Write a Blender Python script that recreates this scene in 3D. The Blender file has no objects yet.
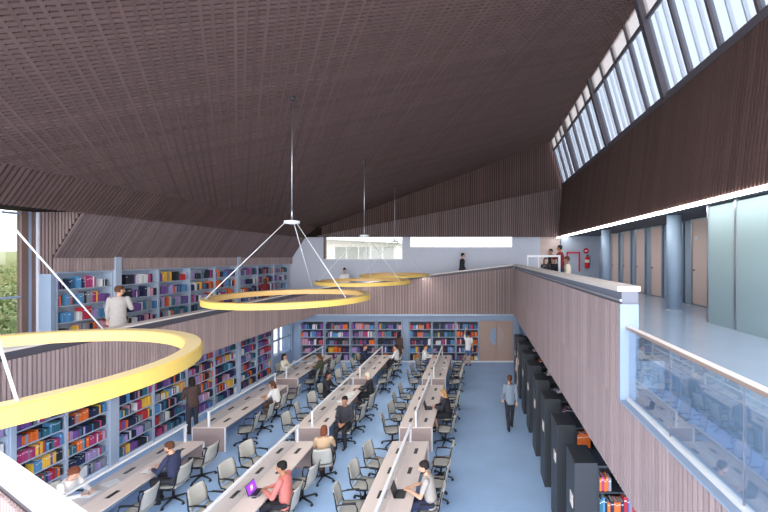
import bpy, math, random
from mathutils import Vector, Matrix
R = random.Random(7)
scene = bpy.context.scene
COL = scene.collection
PI = math.pi

# ------------------------------------------------------------------ materials
def srgb(r, g, b):
    f = lambda c: (c/255/12.92) if c/255 <= .04045 else ((c/255+.055)/1.055)**2.4
    return (f(r), f(g), f(b), 1)
def new_mat(name):
    m = bpy.data.materials.new(name); m.use_nodes = True
    nt = m.node_tree
    return m, nt, nt.nodes['Principled BSDF']
def plain(name, col, rough=.6, metal=0., vary=.08, scale=6.0, island=0., bump=0., spec=.4, stretch=None):
    """procedural material: base colour broken up by object-space noise and, for slats, a tone per slat"""
    m, nt, b = new_mat(name)
    N, L = nt.nodes.new, nt.links.new
    tc = N('ShaderNodeTexCoord'); mp = N('ShaderNodeMapping')
    L(tc.outputs['Object'], mp.inputs['Vector'])
    mp.inputs['Scale'].default_value = stretch or (1, 1, 1)
    no = N('ShaderNodeTexNoise'); no.inputs['Scale'].default_value = scale; no.inputs['Detail'].default_value = 4
    L(mp.outputs['Vector'], no.inputs['Vector'])
    mr = N('ShaderNodeMapRange'); mr.inputs['To Min'].default_value = 1-vary; mr.inputs['To Max'].default_value = 1+vary
    L(no.outputs['Fac'], mr.inputs['Value'])
    val = mr.outputs['Result']
    if island:
        g = N('ShaderNodeNewGeometry'); m2 = N('ShaderNodeMapRange')
        m2.inputs['To Min'].default_value = 1-island; m2.inputs['To Max'].default_value = 1+island
        L(g.outputs['Random Per Island'], m2.inputs['Value'])
        mu = N('ShaderNodeMath'); mu.operation = 'MULTIPLY'
        L(val, mu.inputs[0]); L(m2.outputs['Result'], mu.inputs[1]); val = mu.outputs[0]
    vm = N('ShaderNodeVectorMath'); vm.operation = 'SCALE'
    vm.inputs[0].default_value = col[:3]; L(val, vm.inputs['Scale'])
    L(vm.outputs[0], b.inputs['Base Color'])
    b.inputs['Roughness'].default_value = rough; b.inputs['Metallic'].default_value = metal
    b.inputs['Specular IOR Level'].default_value = spec
    if bump:
        bp = N('ShaderNodeBump'); bp.inputs['Strength'].default_value = bump; bp.inputs['Distance'].default_value = .01
        L(no.outputs['Fac'], bp.inputs['Height']); L(bp.outputs['Normal'], b.inputs['Normal'])
    return m
def emit(name, col, strength, base=None):
    m, nt, b = new_mat(name)
    b.inputs['Base Color'].default_value = base or col
    b.inputs['Emission Color'].default_value = col
    b.inputs['Emission Strength'].default_value = strength
    return m
def glass(name, tint, gloss_rough=0.0, diffuse=None, dfac=.0, refl=1.0):
    """thin pane: see-through tinted, Fresnel reflection, optional milky share"""
    m, nt, b = new_mat(name)
    N, L = nt.nodes.new, nt.links.new
    nt.nodes.remove(b); out = nt.nodes['Material Output']
    t = N('ShaderNodeBsdfTransparent'); t.inputs['Color'].default_value = tint
    body = t.outputs[0]
    if dfac:
        d = N('ShaderNodeBsdfDiffuse'); d.inputs['Color'].default_value = diffuse
        tr = N('ShaderNodeBsdfTranslucent'); tr.inputs['Color'].default_value = diffuse
        a = N('ShaderNodeMixShader'); a.inputs[0].default_value = .4
        L(d.outputs[0], a.inputs[1]); L(tr.outputs[0], a.inputs[2])
        x = N('ShaderNodeMixShader'); x.inputs[0].default_value = dfac
        L(body, x.inputs[1]); L(a.outputs[0], x.inputs[2]); body = x.outputs[0]
    g = N('ShaderNodeBsdfGlossy'); g.inputs['Roughness'].default_value = gloss_rough
    fr = N('ShaderNodeLayerWeight'); fr.inputs['Blend'].default_value = .5      # Schlick curve, the same from both sides
    pw = N('ShaderNodeMath'); pw.operation = 'POWER'; pw.inputs[1].default_value = 5; L(fr.outputs['Facing'], pw.inputs[0])
    ma = N('ShaderNodeMath'); ma.operation = 'MULTIPLY_ADD'; ma.inputs[1].default_value = .96; ma.inputs[2].default_value = .04; L(pw.outputs[0], ma.inputs[0])
    mu = N('ShaderNodeMath'); mu.operation = 'MULTIPLY'; mu.use_clamp = True; mu.inputs[1].default_value = refl
    L(ma.outputs[0], mu.inputs[0])
    mx = N('ShaderNodeMixShader'); L(mu.outputs[0], mx.inputs[0]); L(body, mx.inputs[1]); L(g.outputs[0], mx.inputs[2])
    L(mx.outputs[0], out.inputs['Surface'])
    return m

M = {}
M['slat'] = plain('pale_timber_slats', srgb(171, 151, 150), .7, vary=.06, island=.13, scale=3, spec=.2)
M['slat_back'] = plain('slat_backing', srgb(92, 78, 79), .9, spec=.1)
M['dark'] = plain('shaded_timber_slats', srgb(99, 78, 75), .75, vary=.10, island=.14, scale=2, spec=.2)  # slat timber again, the dimmer light overhead put into its base colour
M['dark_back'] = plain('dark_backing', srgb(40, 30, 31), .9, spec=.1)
M['mid'] = plain('brown_timber_slats', srgb(126, 108, 108), .75, vary=.08, island=.16, scale=2, spec=.2)
M['cap'] = plain('pale_cap', srgb(232, 220, 212), .5, vary=.03)
M['gap'] = plain('grey_recess', srgb(118, 122, 138), .5, vary=.03)
M['gap_dark'] = plain('dark_recess', srgb(84, 82, 92), .5, vary=.03)
M['metal_line'] = plain('metal_line', srgb(190, 200, 214), .3, metal=.6, vary=.03)
M['blue_wall'] = plain('blue_grey_paint', srgb(208, 213, 228), .7, vary=.03, scale=2)
M['blue_grey'] = plain('grey_blue_paint', srgb(148, 165, 190), .7, vary=.04, scale=3)
M['grey_wall'] = plain('grey_paint', srgb(168, 178, 194), .7, vary=.04)
M['beige_wall'] = plain('beige_paint', srgb(205, 185, 178), .7, vary=.04)
M['floor'] = plain('blue_resin_floor', srgb(172, 206, 247), .45, vary=.14, scale=1.1, spec=.3)
M['upfloor'] = plain('pale_blue_floor', srgb(172, 188, 210), .13, vary=.06, scale=1.6, spec=.6)
M['shelf'] = plain('grey_blue_shelf', srgb(176, 190, 210), .5, vary=.03)
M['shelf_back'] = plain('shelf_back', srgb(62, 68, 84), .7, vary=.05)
M['charcoal'] = plain('charcoal_laminate', srgb(58, 61, 66), .45, vary=.06)
M['desk_top'] = plain('pale_oak_top', srgb(226, 212, 206), .5, vary=.06, scale=5, stretch=(4, .4, 1))
M['desk_panel'] = plain('ash_panel', srgb(178, 158, 154), .6, vary=.10, scale=8, stretch=(6, 6, .3))
M['white'] = plain('white_metal', srgb(236, 238, 242), .4, vary=.02)
M['black'] = plain('black_plastic', srgb(32, 34, 40), .4, vary=.05)
M['chrome'] = plain('brushed_steel', srgb(190, 194, 200), .3, metal=.9, vary=.04)
M['chair_mesh'] = plain('pale_mesh_fabric', srgb(190, 188, 182), .8, vary=.06, scale=30)
M['chair_seat'] = plain('grey_seat_fabric', srgb(176, 176, 172), .85, vary=.06, scale=30)
M['ring_y'] = plain('yellow_ring', srgb(228, 192, 100), .5, vary=.04)
M['ring_top'] = plain('cream_ring', srgb(232, 210, 160), .5, vary=.03)
M['ring_in'] = plain('tan_ring', srgb(212, 170, 106), .5, vary=.04)
M['ring_glow'] = emit('ring_diffuser', (1, .95, .88, 1), 8.0)
M['led'] = emit('led_strip', (1, .99, .97, 1), 8.0)
M['door'] = plain('pale_door', srgb(222, 198, 188), .6, vary=.06, stretch=(5, 5, .3))
M['door_far'] = plain('oak_door', srgb(176, 150, 138), .6, vary=.06, stretch=(5, 5, .3))
M['column'] = plain('blue_concrete', srgb(150, 170, 192), .6, vary=.12, scale=3)
M['soffit'] = plain('dark_soffit', srgb(82, 84, 94), .7, vary=.05)
M['bronze'] = plain('bronze_rail', srgb(178, 156, 146), .35, metal=.3, vary=.04)
M['red'] = plain('red_enamel', srgb(206, 28, 40), .35, vary=.05)
M['darkmull'] = plain('grey_mullion', srgb(92, 86, 94), .6, vary=.05)
M['brownpost'] = plain('brown_post', srgb(120, 98, 92), .6, vary=.08)
M['glass'] = glass('clear_glass', (.93, .96, .98, 1))
M['clear_pane'] = glass('anti_reflective_glass', (.97, .98, .99, 1), refl=.15)
M['rail_glass'] = glass('balustrade_glass', (.84, .90, .95, 1), refl=2.6)
M['screen'] = glass('desk_screen_glass', (.95, .97, .99, 1), diffuse=srgb(235, 240, 245), dfac=.03)
M['frost'] = glass('frosted_glass', (.70, .84, .86, 1), .35, diffuse=srgb(214, 234, 236), dfac=.85)
M['cler'] = glass('clerestory_glass', (.25, .275, .315, 1), diffuse=srgb(180, 190, 210), dfac=.2)
M['window_glass'] = glass('window_glass', (.72, .74, .76, 1))
M['solar'] = glass('solar_glass', (.42, .44, .46, 1))
M['cler_top'] = glass('clerestory_fritted', (.22, .21, .21, 1), diffuse=srgb(190, 180, 178), dfac=.5)
M['skin'] = plain('skin_light', srgb(214, 166, 142), .6, vary=.04)
M['skin2'] = plain('skin_tan', srgb(176, 124, 98), .6, vary=.04)
M['paper'] = plain('paper', srgb(240, 240, 238), .8, vary=.02)
M['eye'] = plain('eye_dark', srgb(30, 26, 24), .3)
M['grass'] = plain('dry_grass', srgb(120, 126, 80), .9, vary=.35, scale=.6)
M['leaf'] = plain('olive_leaves', srgb(104, 116, 66), .8, vary=.4, scale=5, island=.35)
M['leaf2'] = plain('dry_leaves', srgb(140, 140, 96), .8, vary=.4, scale=5, island=.35)
M['ground_bright'] = plain('pale_bright_ground', srgb(226, 220, 208), .8)
M['bark'] = plain('bark', srgb(96, 80, 66), .9, vary=.2)
M['facade'] = plain('beige_facade', srgb(214, 206, 196), .8, vary=.05)
M['facade_win'] = plain('facade_glazing', srgb(150, 148, 140), .3, vary=.1)
def cloth(name, *c): M[name] = plain(name, srgb(*c), .85, vary=.10, scale=14, bump=.25)
for k, c in dict(navy=(52, 58, 88), pink=(206, 122, 116), greytee=(176, 170, 166), blackc=(46, 46, 54), brownd=(82, 64, 60), beige=(196, 168, 138),
                 whitec=(232, 230, 230), olive=(74, 80, 62), maroon=(128, 38, 48), lightgrey=(186, 180, 178), denim=(96, 116, 158),
                 steel=(134, 148, 164), charc=(58, 58, 66), cream=(236, 228, 206), brownc=(112, 84, 74), peach=(226, 196, 176),
                 hair_d=(40, 30, 28), hair_b=(92, 58, 40), hair_r=(118, 64, 44), hair_y=(176, 136, 92), hair_w=(214, 202, 184), hair_k=(24, 22, 24)).items():
    cloth(k, *c)
BOOKC = {'navy blue': (38, 48, 82), 'charcoal': (42, 44, 54), 'purple': (116, 80, 148), 'magenta': (172, 60, 114), 'teal': (52, 108, 128),
         'white': (220, 220, 224), 'orange': (232, 112, 46), 'yellow': (226, 182, 70), 'red': (188, 52, 60), 'lilac': (168, 148, 194),
         'sky blue': (86, 142, 190), 'dusty pink': (198, 146, 166), 'grey': (138, 142, 156)}
BOOKP = ['navy blue']*4+['charcoal']*4+['purple']*3+['magenta']*2+['teal']*3+['white']*2+['orange']*2+['yellow', 'red', 'lilac', 'lilac', 'sky blue', 'sky blue', 'dusty pink', 'grey', 'grey']
for k, c in BOOKC.items(): M['bk_'+k] = plain('book_'+k.replace(' ', '_'), srgb(*c), .6, vary=.12, scale=9, island=.18)

# ------------------------------------------------------------------ mesh builder
class MB:
    def __init__(s): s.v = []; s.f = []; s.mi = []; s.sm = []
    def add(s, vs, fs, mi=0, smooth=False):
        o = len(s.v); s.v += [tuple(v) for v in vs]
        for f in fs: s.f.append(tuple(i+o for i in f)); s.mi.append(mi); s.sm.append(smooth)
        return s
    def box(s, x0, x1, y0, y1, z0, z1, mi=0, mat=None, bev=0.0):
        if bev:
            b = bev; vs = []; 
            for (z, i) in ((z0, b), (z0+b, 0), (z1-b, 0), (z1, b)):
                vs += [(x0+b, y0+i, z), (x1-b, y0+i, z), (x1-i, y0+b, z), (x1-i, y1-b, z), (x1-b, y1-i, z), (x0+b, y1-i, z), (x0+i, y1-b, z), (x0+i, y0+b, z)]
            fs = [tuple(range(7, -1, -1)), tuple(range(24, 32))]
            for r in range(3):
                for k in range(8):
                    a = r*8+k; c = r*8+(k+1) % 8; fs.append((a, c, c+8, a+8))
        else:
            vs = [(x, y, z) for z in (z0, z1) for y in (y0, y1) for x in (x0, x1)]
            fs = [(0, 2, 3, 1), (4, 5, 7, 6), (0, 1, 5, 4), (2, 6, 7, 3), (0, 4, 6, 2), (1, 3, 7, 5)]
        if mat: vs = [mat @ Vector(v) for v in vs]
        return s.add(vs, fs, mi)
    def hexa(s, b, t, mi=0):      # b, t: 4 points each, same winding
        return s.add(list(b)+list(t), [(3, 2, 1, 0), (4, 5, 6, 7), (0, 1, 5, 4), (1, 2, 6, 5), (2, 3, 7, 6), (3, 0, 4, 7)], mi)
    def quad(s, a, b, c, d, mi=0): return s.add([a, b, c, d], [(0, 1, 2, 3)], mi)
    def poly(s, pts, mi=0): return s.add(pts, [tuple(range(len(pts)))], mi)
    def tube(s, pts, rad, n=10, mi=0, smooth=True, cap=True, flat=1.0, up=(0, 0, 1)):
        pts = [Vector(p) for p in pts]; rr = rad if isinstance(rad, (list, tuple)) else [rad]*len(pts)
        vs = []; fs = []
        for i, p in enumerate(pts):
            d = (pts[min(i+1, len(pts)-1)] - pts[max(i-1, 0)]).normalized()
            u = Vector(up)
            if abs(d.dot(u)) > .95: u = Vector((0, 1, 0)) if abs(d.y) < .9 else Vector((1, 0, 0))
            a = d.cross(u).normalized(); b = a.cross(d).normalized()
            for k in range(n):
                t = 2*PI*k/n; vs.append(p + a*math.cos(t)*rr[i] + b*math.sin(t)*rr[i]*flat)
        for i in range(len(pts)-1):
            for k in range(n):
                q = (k+1) % n; fs.append((i*n+k, i*n+q, (i+1)*n+q, (i+1)*n+k))
        if cap: fs.append(tuple(range(n-1, -1, -1))); fs.append(tuple((len(pts)-1)*n+k for k in range(n)))
        return s.add(vs, fs, mi, smooth)
    def loft(s, secs, n=16, mi=0):   # secs: (centre, side axis, front axis, rx, ry)
        vs = []; fs = []
        for (c, a, b, rx, ry) in secs:
            for k in range(n):
                t = 2*PI*k/n; vs.append(Vector(c)+Vector(a)*math.cos(t)*rx+Vector(b)*math.sin(t)*ry)
        for i in range(len(secs)-1):
            for k in range(n):
                q = (k+1) % n; fs.append((i*n+k, i*n+q, (i+1)*n+q, (i+1)*n+k))
        fs.append(tuple(range(n-1, -1, -1))); fs.append(tuple((len(secs)-1)*n+k for k in range(n)))
        return s.add(vs, fs, mi, True)
    def ball(s, c, rx, ry, rz, mi=0, n=14, m=9, rot=None):
        vs = []; fs = []
        for i in range(m+1):
            ph = PI*i/m
            for k in range(n):
                t = 2*PI*k/n
                p = Vector((rx*math.sin(ph)*math.cos(t), ry*math.sin(ph)*math.sin(t), rz*math.cos(ph)))
                if rot: p = rot @ p
                vs.append(p+Vector(c))
        for i in range(m):
            for k in range(n):
                q = (k+1) % n; fs.append((i*n+k, (i+1)*n+k, (i+1)*n+q, i*n+q))
        return s.add(vs, fs, mi, True)
    def caps(s, p, q, r0, r1, n=10, mi=0):   # tapered capsule
        p, q = Vector(p), Vector(q); d = (q-p)
        if d.length < 1e-5: return s.ball(p, r0, r0, r0, mi)
        d.normalize()
        pts = []; rr = []
        for a in (-80, -55, -28): pts.append(p+d*math.sin(math.radians(a))*r0); rr.append(r0*math.cos(math.radians(a)))
        pts.append(p); rr.append(r0); pts.append(q); rr.append(r1)
        for a in (28, 55, 80): pts.append(q+d*math.sin(math.radians(a))*r1); rr.append(r1*math.cos(math.radians(a)))
        return s.tube(pts, rr, n, mi)
    def lathe(s, prof, n=24, mi=0, c=(0, 0, 0)):
        vs = [(c[0]+r*math.cos(2*PI*k/n), c[1]+r*math.sin(2*PI*k/n), c[2]+z) for (r, z) in prof for k in range(n)]
        fs = []
        for i in range(len(prof)-1):
            for k in range(n):
                q = (k+1) % n; fs.append((i*n+k, i*n+q, (i+1)*n+q, (i+1)*n+k))
        fs.append(tuple(range(n-1, -1, -1))); fs.append(tuple((len(prof)-1)*n+k for k in range(n)))
        return s.add(vs, fs, mi, True)
    def build(s, name, mats, parent=None, loc=None, rotz=0, kind=None, label=None):
        me = bpy.data.meshes.new(name); me.from_pydata(s.v, [], s.f)
        mats = mats if isinstance(mats, (list, tuple)) else [mats]
        for m in mats: me.materials.append(M[m] if isinstance(m, str) else m)
        me.polygons.foreach_set('material_index', s.mi); me.polygons.foreach_set('use_smooth', s.sm)
        me.update()
        o = bpy.data.objects.new(name, me); COL.objects.link(o)
        if parent: o.parent = parent
        if loc is not None: o.location = loc
        o.rotation_euler.z = rotz
        if kind: o['kind'] = kind
        if label: o['label'] = label
        return o
def tag(o, label, cat, group=None):
    assert 4 <= len(label.split()) <= 16, label
    o['label'] = label; o['category'] = cat
    if group: o['group'] = group
    return o
def thing(name, label, cat, loc=(0, 0, 0), rotz=0, group=None):
    o = bpy.data.objects.new(name, None); COL.objects.link(o); o.empty_display_size = .1
    o.location = loc; o.rotation_euler.z = rotz
    return tag(o, label, cat, group)
def dup(root, loc, rotz, label):
    r = root.copy(); COL.objects.link(r); r.location = loc; r.rotation_euler.z = rotz; r['label'] = label
    for ch in list(root.children):
        c = ch.copy(); COL.objects.link(c); c.parent = r
        for g in ch.children:
            d = g.copy(); COL.objects.link(d); d.parent = c
    return r
ORD = ['first', 'second', 'third', 'fourth', 'fifth', 'sixth', 'seventh', 'eighth', 'ninth', 'tenth', 'eleventh', 'twelfth']
V = Vector
def lerp(a, b, t): return a+(b-a)*t
def slatwall(mb, B0, B1, T0, T1, n, pitch, width, depth, mi=0, back=1, off=.0):
    """battens ruled between a bottom line B0-B1 and a top line T0-T1, standing off a backing quad along normal n"""
    B0, B1, T0, T1, n = V(B0), V(B1), V(T0), V(T1), V(n).normalized()
    L = max((B1-B0).length, (T1-T0).length); N = max(1, int(round(L/pitch)))
    if back is not None: mb.quad(B0, B1, T1, T0, back)
    for i in range(N):
        t = (i+.5)/N; w = width/2/L
        b0, b1 = lerp(B0, B1, t-w), lerp(B0, B1, t+w); t0, t1 = lerp(T0, T1, t-w), lerp(T0, T1, t+w)
        if (t0-b0).length < .02: continue
        mb.hexa([b0, b1, b1+n*depth, b0+n*depth], [t0, t1, t1+n*depth, t0+n*depth], mi)

# ------------------------------------------------------------------ people (built first, while the file is small)
def remesh(o, vox, smooth=3):
    m = o.modifiers.new('r', 'REMESH'); m.mode = 'VOXEL'; m.voxel_size = vox
    if smooth:
        k = o.modifiers.new('s', 'SMOOTH'); k.iterations = smooth; k.factor = .5
    dg = bpy.context.evaluated_depsgraph_get()
    me = bpy.data.meshes.new_from_object(o.evaluated_get(dg))
    me.polygons.foreach_set('use_smooth', [True]*len(me.polygons))
    old = o.data; o.modifiers.clear(); o.data = me; me.name = o.name; bpy.data.meshes.remove(old)
    return o
def person(label, loc, face, pose='stand', height=1.75, lean=4, top='navy', bottom='blackc', shoes='blackc', hair='hair_d', style='short',
           sleeves='long', skin='skin', arms='down', legs='stand', turn=0, nod=0, longcoat=False, dress=False, group=None, hipz=None):
    """local frame: +y is forward, +z up; face = world heading in degrees (0 = +X, 90 = +Y)"""
    s = height/1.75
    rx = Matrix.Rotation(math.radians(-lean), 3, 'X')
    if pose == 'sit': hz = hipz or .565
    else: hz = .93
    hip = V((0, 0, hz)); 
    up = rx @ V((0, 0, 1)); fw = rx @ V((0, 1, 0)); sd = V((1, 0, 0))
    T = lambda x, y, z: hip + sd*x + fw*y + up*z        # torso frame
    nk = T(0, 0, .56)
    hr = Matrix.Rotation(math.radians(turn), 3, 'Z') @ Matrix.Rotation(math.radians(-nod), 3, 'X')
    hup = hr @ V((0, 0, 1)); hfw = hr @ V((0, 1, 0)); hsd = hr @ V((1, 0, 0))
    hc = nk + up*.055 + hup*.10 + hfw*.02
    Hp = lambda x, y, z: hc + hsd*x + hfw*y + hup*z
    J = {}
    for sg, k in ((-1, 'L'), (1, 'R')):
        sh = T(.175*sg, 0, .50); J['sh'+k] = sh
        a = arms[0 if sg < 0 else 1] if isinstance(arms, tuple) else arms
        if a == 'down': el, wr = sh+V((.045*sg, -.03, -.28)), sh+V((.05*sg, .05, -.53))
        elif a == 'swingf': el, wr = sh+V((.035*sg, .05, -.27)), sh+V((.03*sg, .19, -.50))
        elif a == 'swingb': el, wr = sh+V((.035*sg, -.11, -.26)), sh+V((.04*sg, -.13, -.50))
        elif a == 'desk': el, wr = sh+V((.07*sg, .13, -.25)), V((.11*sg, sh.y+.36, .80))
        elif a == 'type': el, wr = sh+V((.09*sg, .10, -.26)), V((.08*sg, sh.y+.34, .82))
        elif a == 'lap': el, wr = sh+V((.06*sg, .02, -.28)), V((.08*sg, .28, hz+.13))
        elif a == 'chin': el, wr = V((.16*sg, sh.y+.26, .80)), Hp(.05*sg, .09, -.13)
        elif a == 'hold': el, wr = sh+V((.07*sg, .06, -.27)), sh+V((-.04*sg, .27, -.22))
        elif a == 'up': el, wr = sh+V((.06*sg, .18, .20)), sh+V((.02*sg, .26, .45))
        elif a == 'reach': el, wr = sh+V((.05*sg, .17, -.20)), sh+V((-.02*sg, .40, -.06))
        elif a == 'hips': el, wr = sh+V((.20*sg, -.06, -.22)), sh+V((.06*sg, .06, -.38))
        J['el'+k], J['wr'+k] = el, wr
        hj = hip + V((.095*sg, 0, 0)); J['hp'+k] = hj
        if pose == 'sit': kn, an = V((.12*sg, .43, hz-.03)), V((.12*sg, .40+.06*sg, .085))
        elif legs == 'walk': kn, an = hj+V((0, .11*sg, -.42)), V((.085*sg, .22*sg-.05, .085 if sg > 0 else .12))
        else: kn, an = hj+V((.005*sg, .02, -.43)), V((.105*sg, -.02, .085))
        J['kn'+k], J['an'+k] = kn, an
    # torso sections, bottom to top
    def torso(mb, g, z0=-.10, z1=.585, wid=1.0):
        prof = [(-.10, .150, .110), (0, .158, .118), (.12, .146, .108), (.24, .142, .106), (.36, .160, .116), (.45, .168, .112), (.51, .150, .090), (.555, .085, .066), (.60, .058, .056)]
        secs = []
        for (z, a, b) in prof:
            if z0-1e-6 <= z <= z1+1e-6:
                secs.append((T(0, 0, z) if z >= 0 else hip+V((0, 0, z)), sd, fw if z >= 0 else V((0, 1, 0)), a*wid+g, b+g))
        mb.loft(secs, 18)
    def hand(mb, wr, d, sg):
        d = d.normalized(); side = V((sg, 0, 0)); side = (side-d*side.dot(d)).normalized(); nn = d.cross(side).normalized()
        if nn.z > 0: nn = -nn
        mb.loft([(wr, side, nn, .026, .020), (wr+d*.04, side, nn, .040, .017), (wr+d*.085, side, nn, .040, .014)], 10)
        for i, (o, ln) in enumerate(((-.030, .068), (-.010, .078), (.010, .074), (.029, .058))):
            b = wr+d*.085+side*o; m1 = b+d*ln*.5+nn*ln*.12+side*o*.15; e = m1+d*ln*.36+nn*ln*.36
            mb.caps(b, m1, .0098, .0092, 8); mb.caps(m1, e, .0092, .0082, 8)
        b = wr+d*.03-side*.034; m1 = b+d*.035-side*.026+nn*.012; mb.caps(b, m1, .013, .011, 8); mb.caps(m1, m1+d*.032-side*.006+nn*.010, .011, .009, 8)
    body = MB(); torso(body, 0)
    body.caps(T(0, -.005, .50), hc-hup*.06, .056, .052)
    # head: skull, jaw, nose, ears, lips, brow
    body.loft([(Hp(0, .035, -.118), hsd, hfw, .030, .028), (Hp(0, .025, -.098), hsd, hfw, .052, .058), (Hp(0, .012, -.06), hsd, hfw, .066, .080),
               (Hp(0, .002, -.01), hsd, hfw, .073, .092), (Hp(0, -.004, .04), hsd, hfw, .075, .096), (Hp(0, -.006, .08), hsd, hfw, .066, .084), (Hp(0, -.006, .108), hsd, hfw, .038, .048)], 18)
    body.caps(Hp(0, .098, .012), Hp(0, .118, -.034), .010, .017, 8)
    body.caps(Hp(-.020, .086, -.068), Hp(.020, .086, -.068), .012, .012, 8)
    for sg in (-1, 1):
        body.ball(Hp(.076*sg, -.004, -.005), .012, .022, .034, rot=hr)
        body.caps(Hp(.044*sg, .080, .022), Hp(.014*sg, .090, .020), .011, .011, 8)
    for k, sg in (('L', -1), ('R', 1)):
        sh, el, wr = J['sh'+k], J['el'+k], J['wr'+k]
        body.caps(sh, el, .050, .042); body.caps(el, wr, .042, .027); hand(body, wr, wr-el if a != 'chin' else wr-el, sg)
        body.caps(J['hp'+k], J['kn'+k], .082, .056, 12); body.caps(J['kn'+k], J['an'+k], .055, .038, 12)
        body.caps(J['an'+k]+V((0, -.03, -.04)), J['an'+k]+V((0, .13, -.055)), .036, .030, 10)
    root = remesh(body.build('person', skin), .0085, 2)
    root.location = loc; root.rotation_euler.z = math.radians(face-90); root.scale = (s, s, s)
    tag(root, label, 'person', group)
    # garments
    g = MB()
    lo = -.10 if not longcoat else -.10
    torso(g, .017, -.10, .56)
    if longcoat: g.loft([(hip+V((0, -.01, .05)), sd, V((0, 1, 0)), .172, .135), (hip+V((0, -.01, -.22)), sd, V((0, 1, 0)), .195, .150)], 18)
    for k in 'LR':
        sh, el, wr = J['sh'+k], J['el'+k], J['wr'+k]
        if sleeves == 'none': continue
        g.caps(sh+V((0, 0, -.005)), el if sleeves == 'long' else lerp(sh, el, .62), .068, .058 if sleeves == 'long' else .062)
        if sleeves == 'long': g.caps(el, lerp(el, wr, .94), .057, .040)
    remesh(g.build('dress_bodice' if dress else ('jacket' if longcoat else 'shirt'), top, root), .014, 4)
    t = MB()
    if dress:
        if pose == 'sit':
            for k in 'LR': t.caps(J['hp'+k], lerp(J['hp'+k], J['kn'+k], .92), .108, .086, 12)
            t.loft([(hip+V((0, .02, -.09)), sd, V((0, 1, 0)), .170, .13), (hip+V((0, 0, .06)), sd, V((0, 1, 0)), .168, .13)], 16)
        else: t.loft([(hip+V((0, 0, .10)), sd, V((0, 1, 0)), .162, .125), (hip+V((0, 0, -.12)), sd, V((0, 1, 0)), .19, .150), (hip+V((0, 0, -.42)), sd, V((0, 1, 0)), .215, .175)], 18)
    else:
        t.loft([(hip+V((0, 0, -.115)), sd, V((0, 1, 0)), .155, .118), (hip+V((0, 0, 0)), sd, V((0, 1, 0)), .170, .128), (hip+V((0, 0, .085)), sd, V((0, 1, 0)), .160, .122)], 18)
        for k in 'LR':
            if bottom == 'shorts': t.caps(J['hp'+k], lerp(J['hp'+k], J['kn'+k], .75), .098, .088, 12)
            else: t.caps(J['hp'+k], J['kn'+k], .095, .069, 12); t.caps(J['kn'+k], lerp(J['kn'+k], J['an'+k], .93), .068, .054, 12)
    remesh(t.build('skirt' if dress else ('shorts' if bottom == 'shorts' else 'trousers'), top if dress else ('denim' if bottom == 'shorts' else bottom), root), .015, 3)
    for k in 'LR':
        an = J['an'+k]; f = MB()
        z0 = an.z-.085
        f.loft([(V((an.x, an.y-.075, z0+.035)), sd, V((0, 0, 1)), .030, .030), (V((an.x, an.y-.02, z0+.045)), sd, V((0, 0, 1)), .043, .044),
                (V((an.x, an.y+.08, z0+.034)), sd, V((0, 0, 1)), .047, .034), (V((an.x, an.y+.165, z0+.024)), sd, V((0, 0, 1)), .036, .022)], 12)
        f.caps(V((an.x, an.y-.015, z0+.05)), V((an.x, an.y-.01, z0+.085)), .044, .043)
        f.build('shoe', shoes, root)
    # hair
    h = MB()
    h.loft([(Hp(0, -.030, -.045), hsd, hfw, .070, .070), (Hp(0, -.024, 0), hsd, hfw, .081, .084), (Hp(0, -.014, .04), hsd, hfw, .084, .100), (Hp(0, -.008, .085), hsd, hfw, .078, .100),
            (Hp(0, -.008, .112), hsd, hfw, .058, .074), (Hp(0, -.010, .128), hsd, hfw, .026, .034)], 18)
    if style in ('long', 'bob'):
        e = -.30 if style == 'long' else -.13
        h.loft([(Hp(0, -.062, .03), hsd, hfw, .080, .052), (Hp(0, -.074, -.08), hsd, hfw, .086, .046), (Hp(0, -.080, e*.75), hsd, hfw, .078, .034), (Hp(0, -.080, e), hsd, hfw, .045, .020)], 14)
        for sg in (-1, 1): h.caps(Hp(.076*sg, -.01, .03), Hp(.080*sg, -.01, -.10 if style == 'bob' else -.16), .020, .016, 8)
    if style == 'pony':
        h.caps(Hp(0, -.10, .03), Hp(0, -.125, -.02), .026, .030); h.caps(Hp(0, -.125, -.02), Hp(0, -.115, -.20), .032, .014)
    if style == 'bun': h.ball(Hp(0, -.075, .115), .045, .045, .042)
    if style == 'curly':
        for i in range(26):
            an = R.uniform(0, 2*PI); el = R.uniform(-.5, 1.4)
            h.ball(Hp(math.cos(an)*.082*math.cos(el), -.03+math.sin(an)*.082*math.cos(el)-(.02 if math.sin(an) > .3 else 0), .03+.09*math.sin(el)), .030, .030, .030, n=8, m=6)
    remesh(h.build('hair', hair, root), .011, 2)
    if style == 'short' and ('bearded' in label or 'navy jacket' in label):
        b = MB(); b.loft([(Hp(0, .040, -.122), hsd, hfw, .030, .034), (Hp(0, .030, -.100), hsd, hfw, .055, .064), (Hp(0, .018, -.072), hsd, hfw, .066, .078)], 14)
        b.build('beard', hair, root)
    for sg in (-1, 1):
        e = MB(); e.ball(Hp(.029*sg, .086, .008), .0085, .006, .0065, n=8, m=6); e.build('eye', 'eye', root)
    return root

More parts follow.
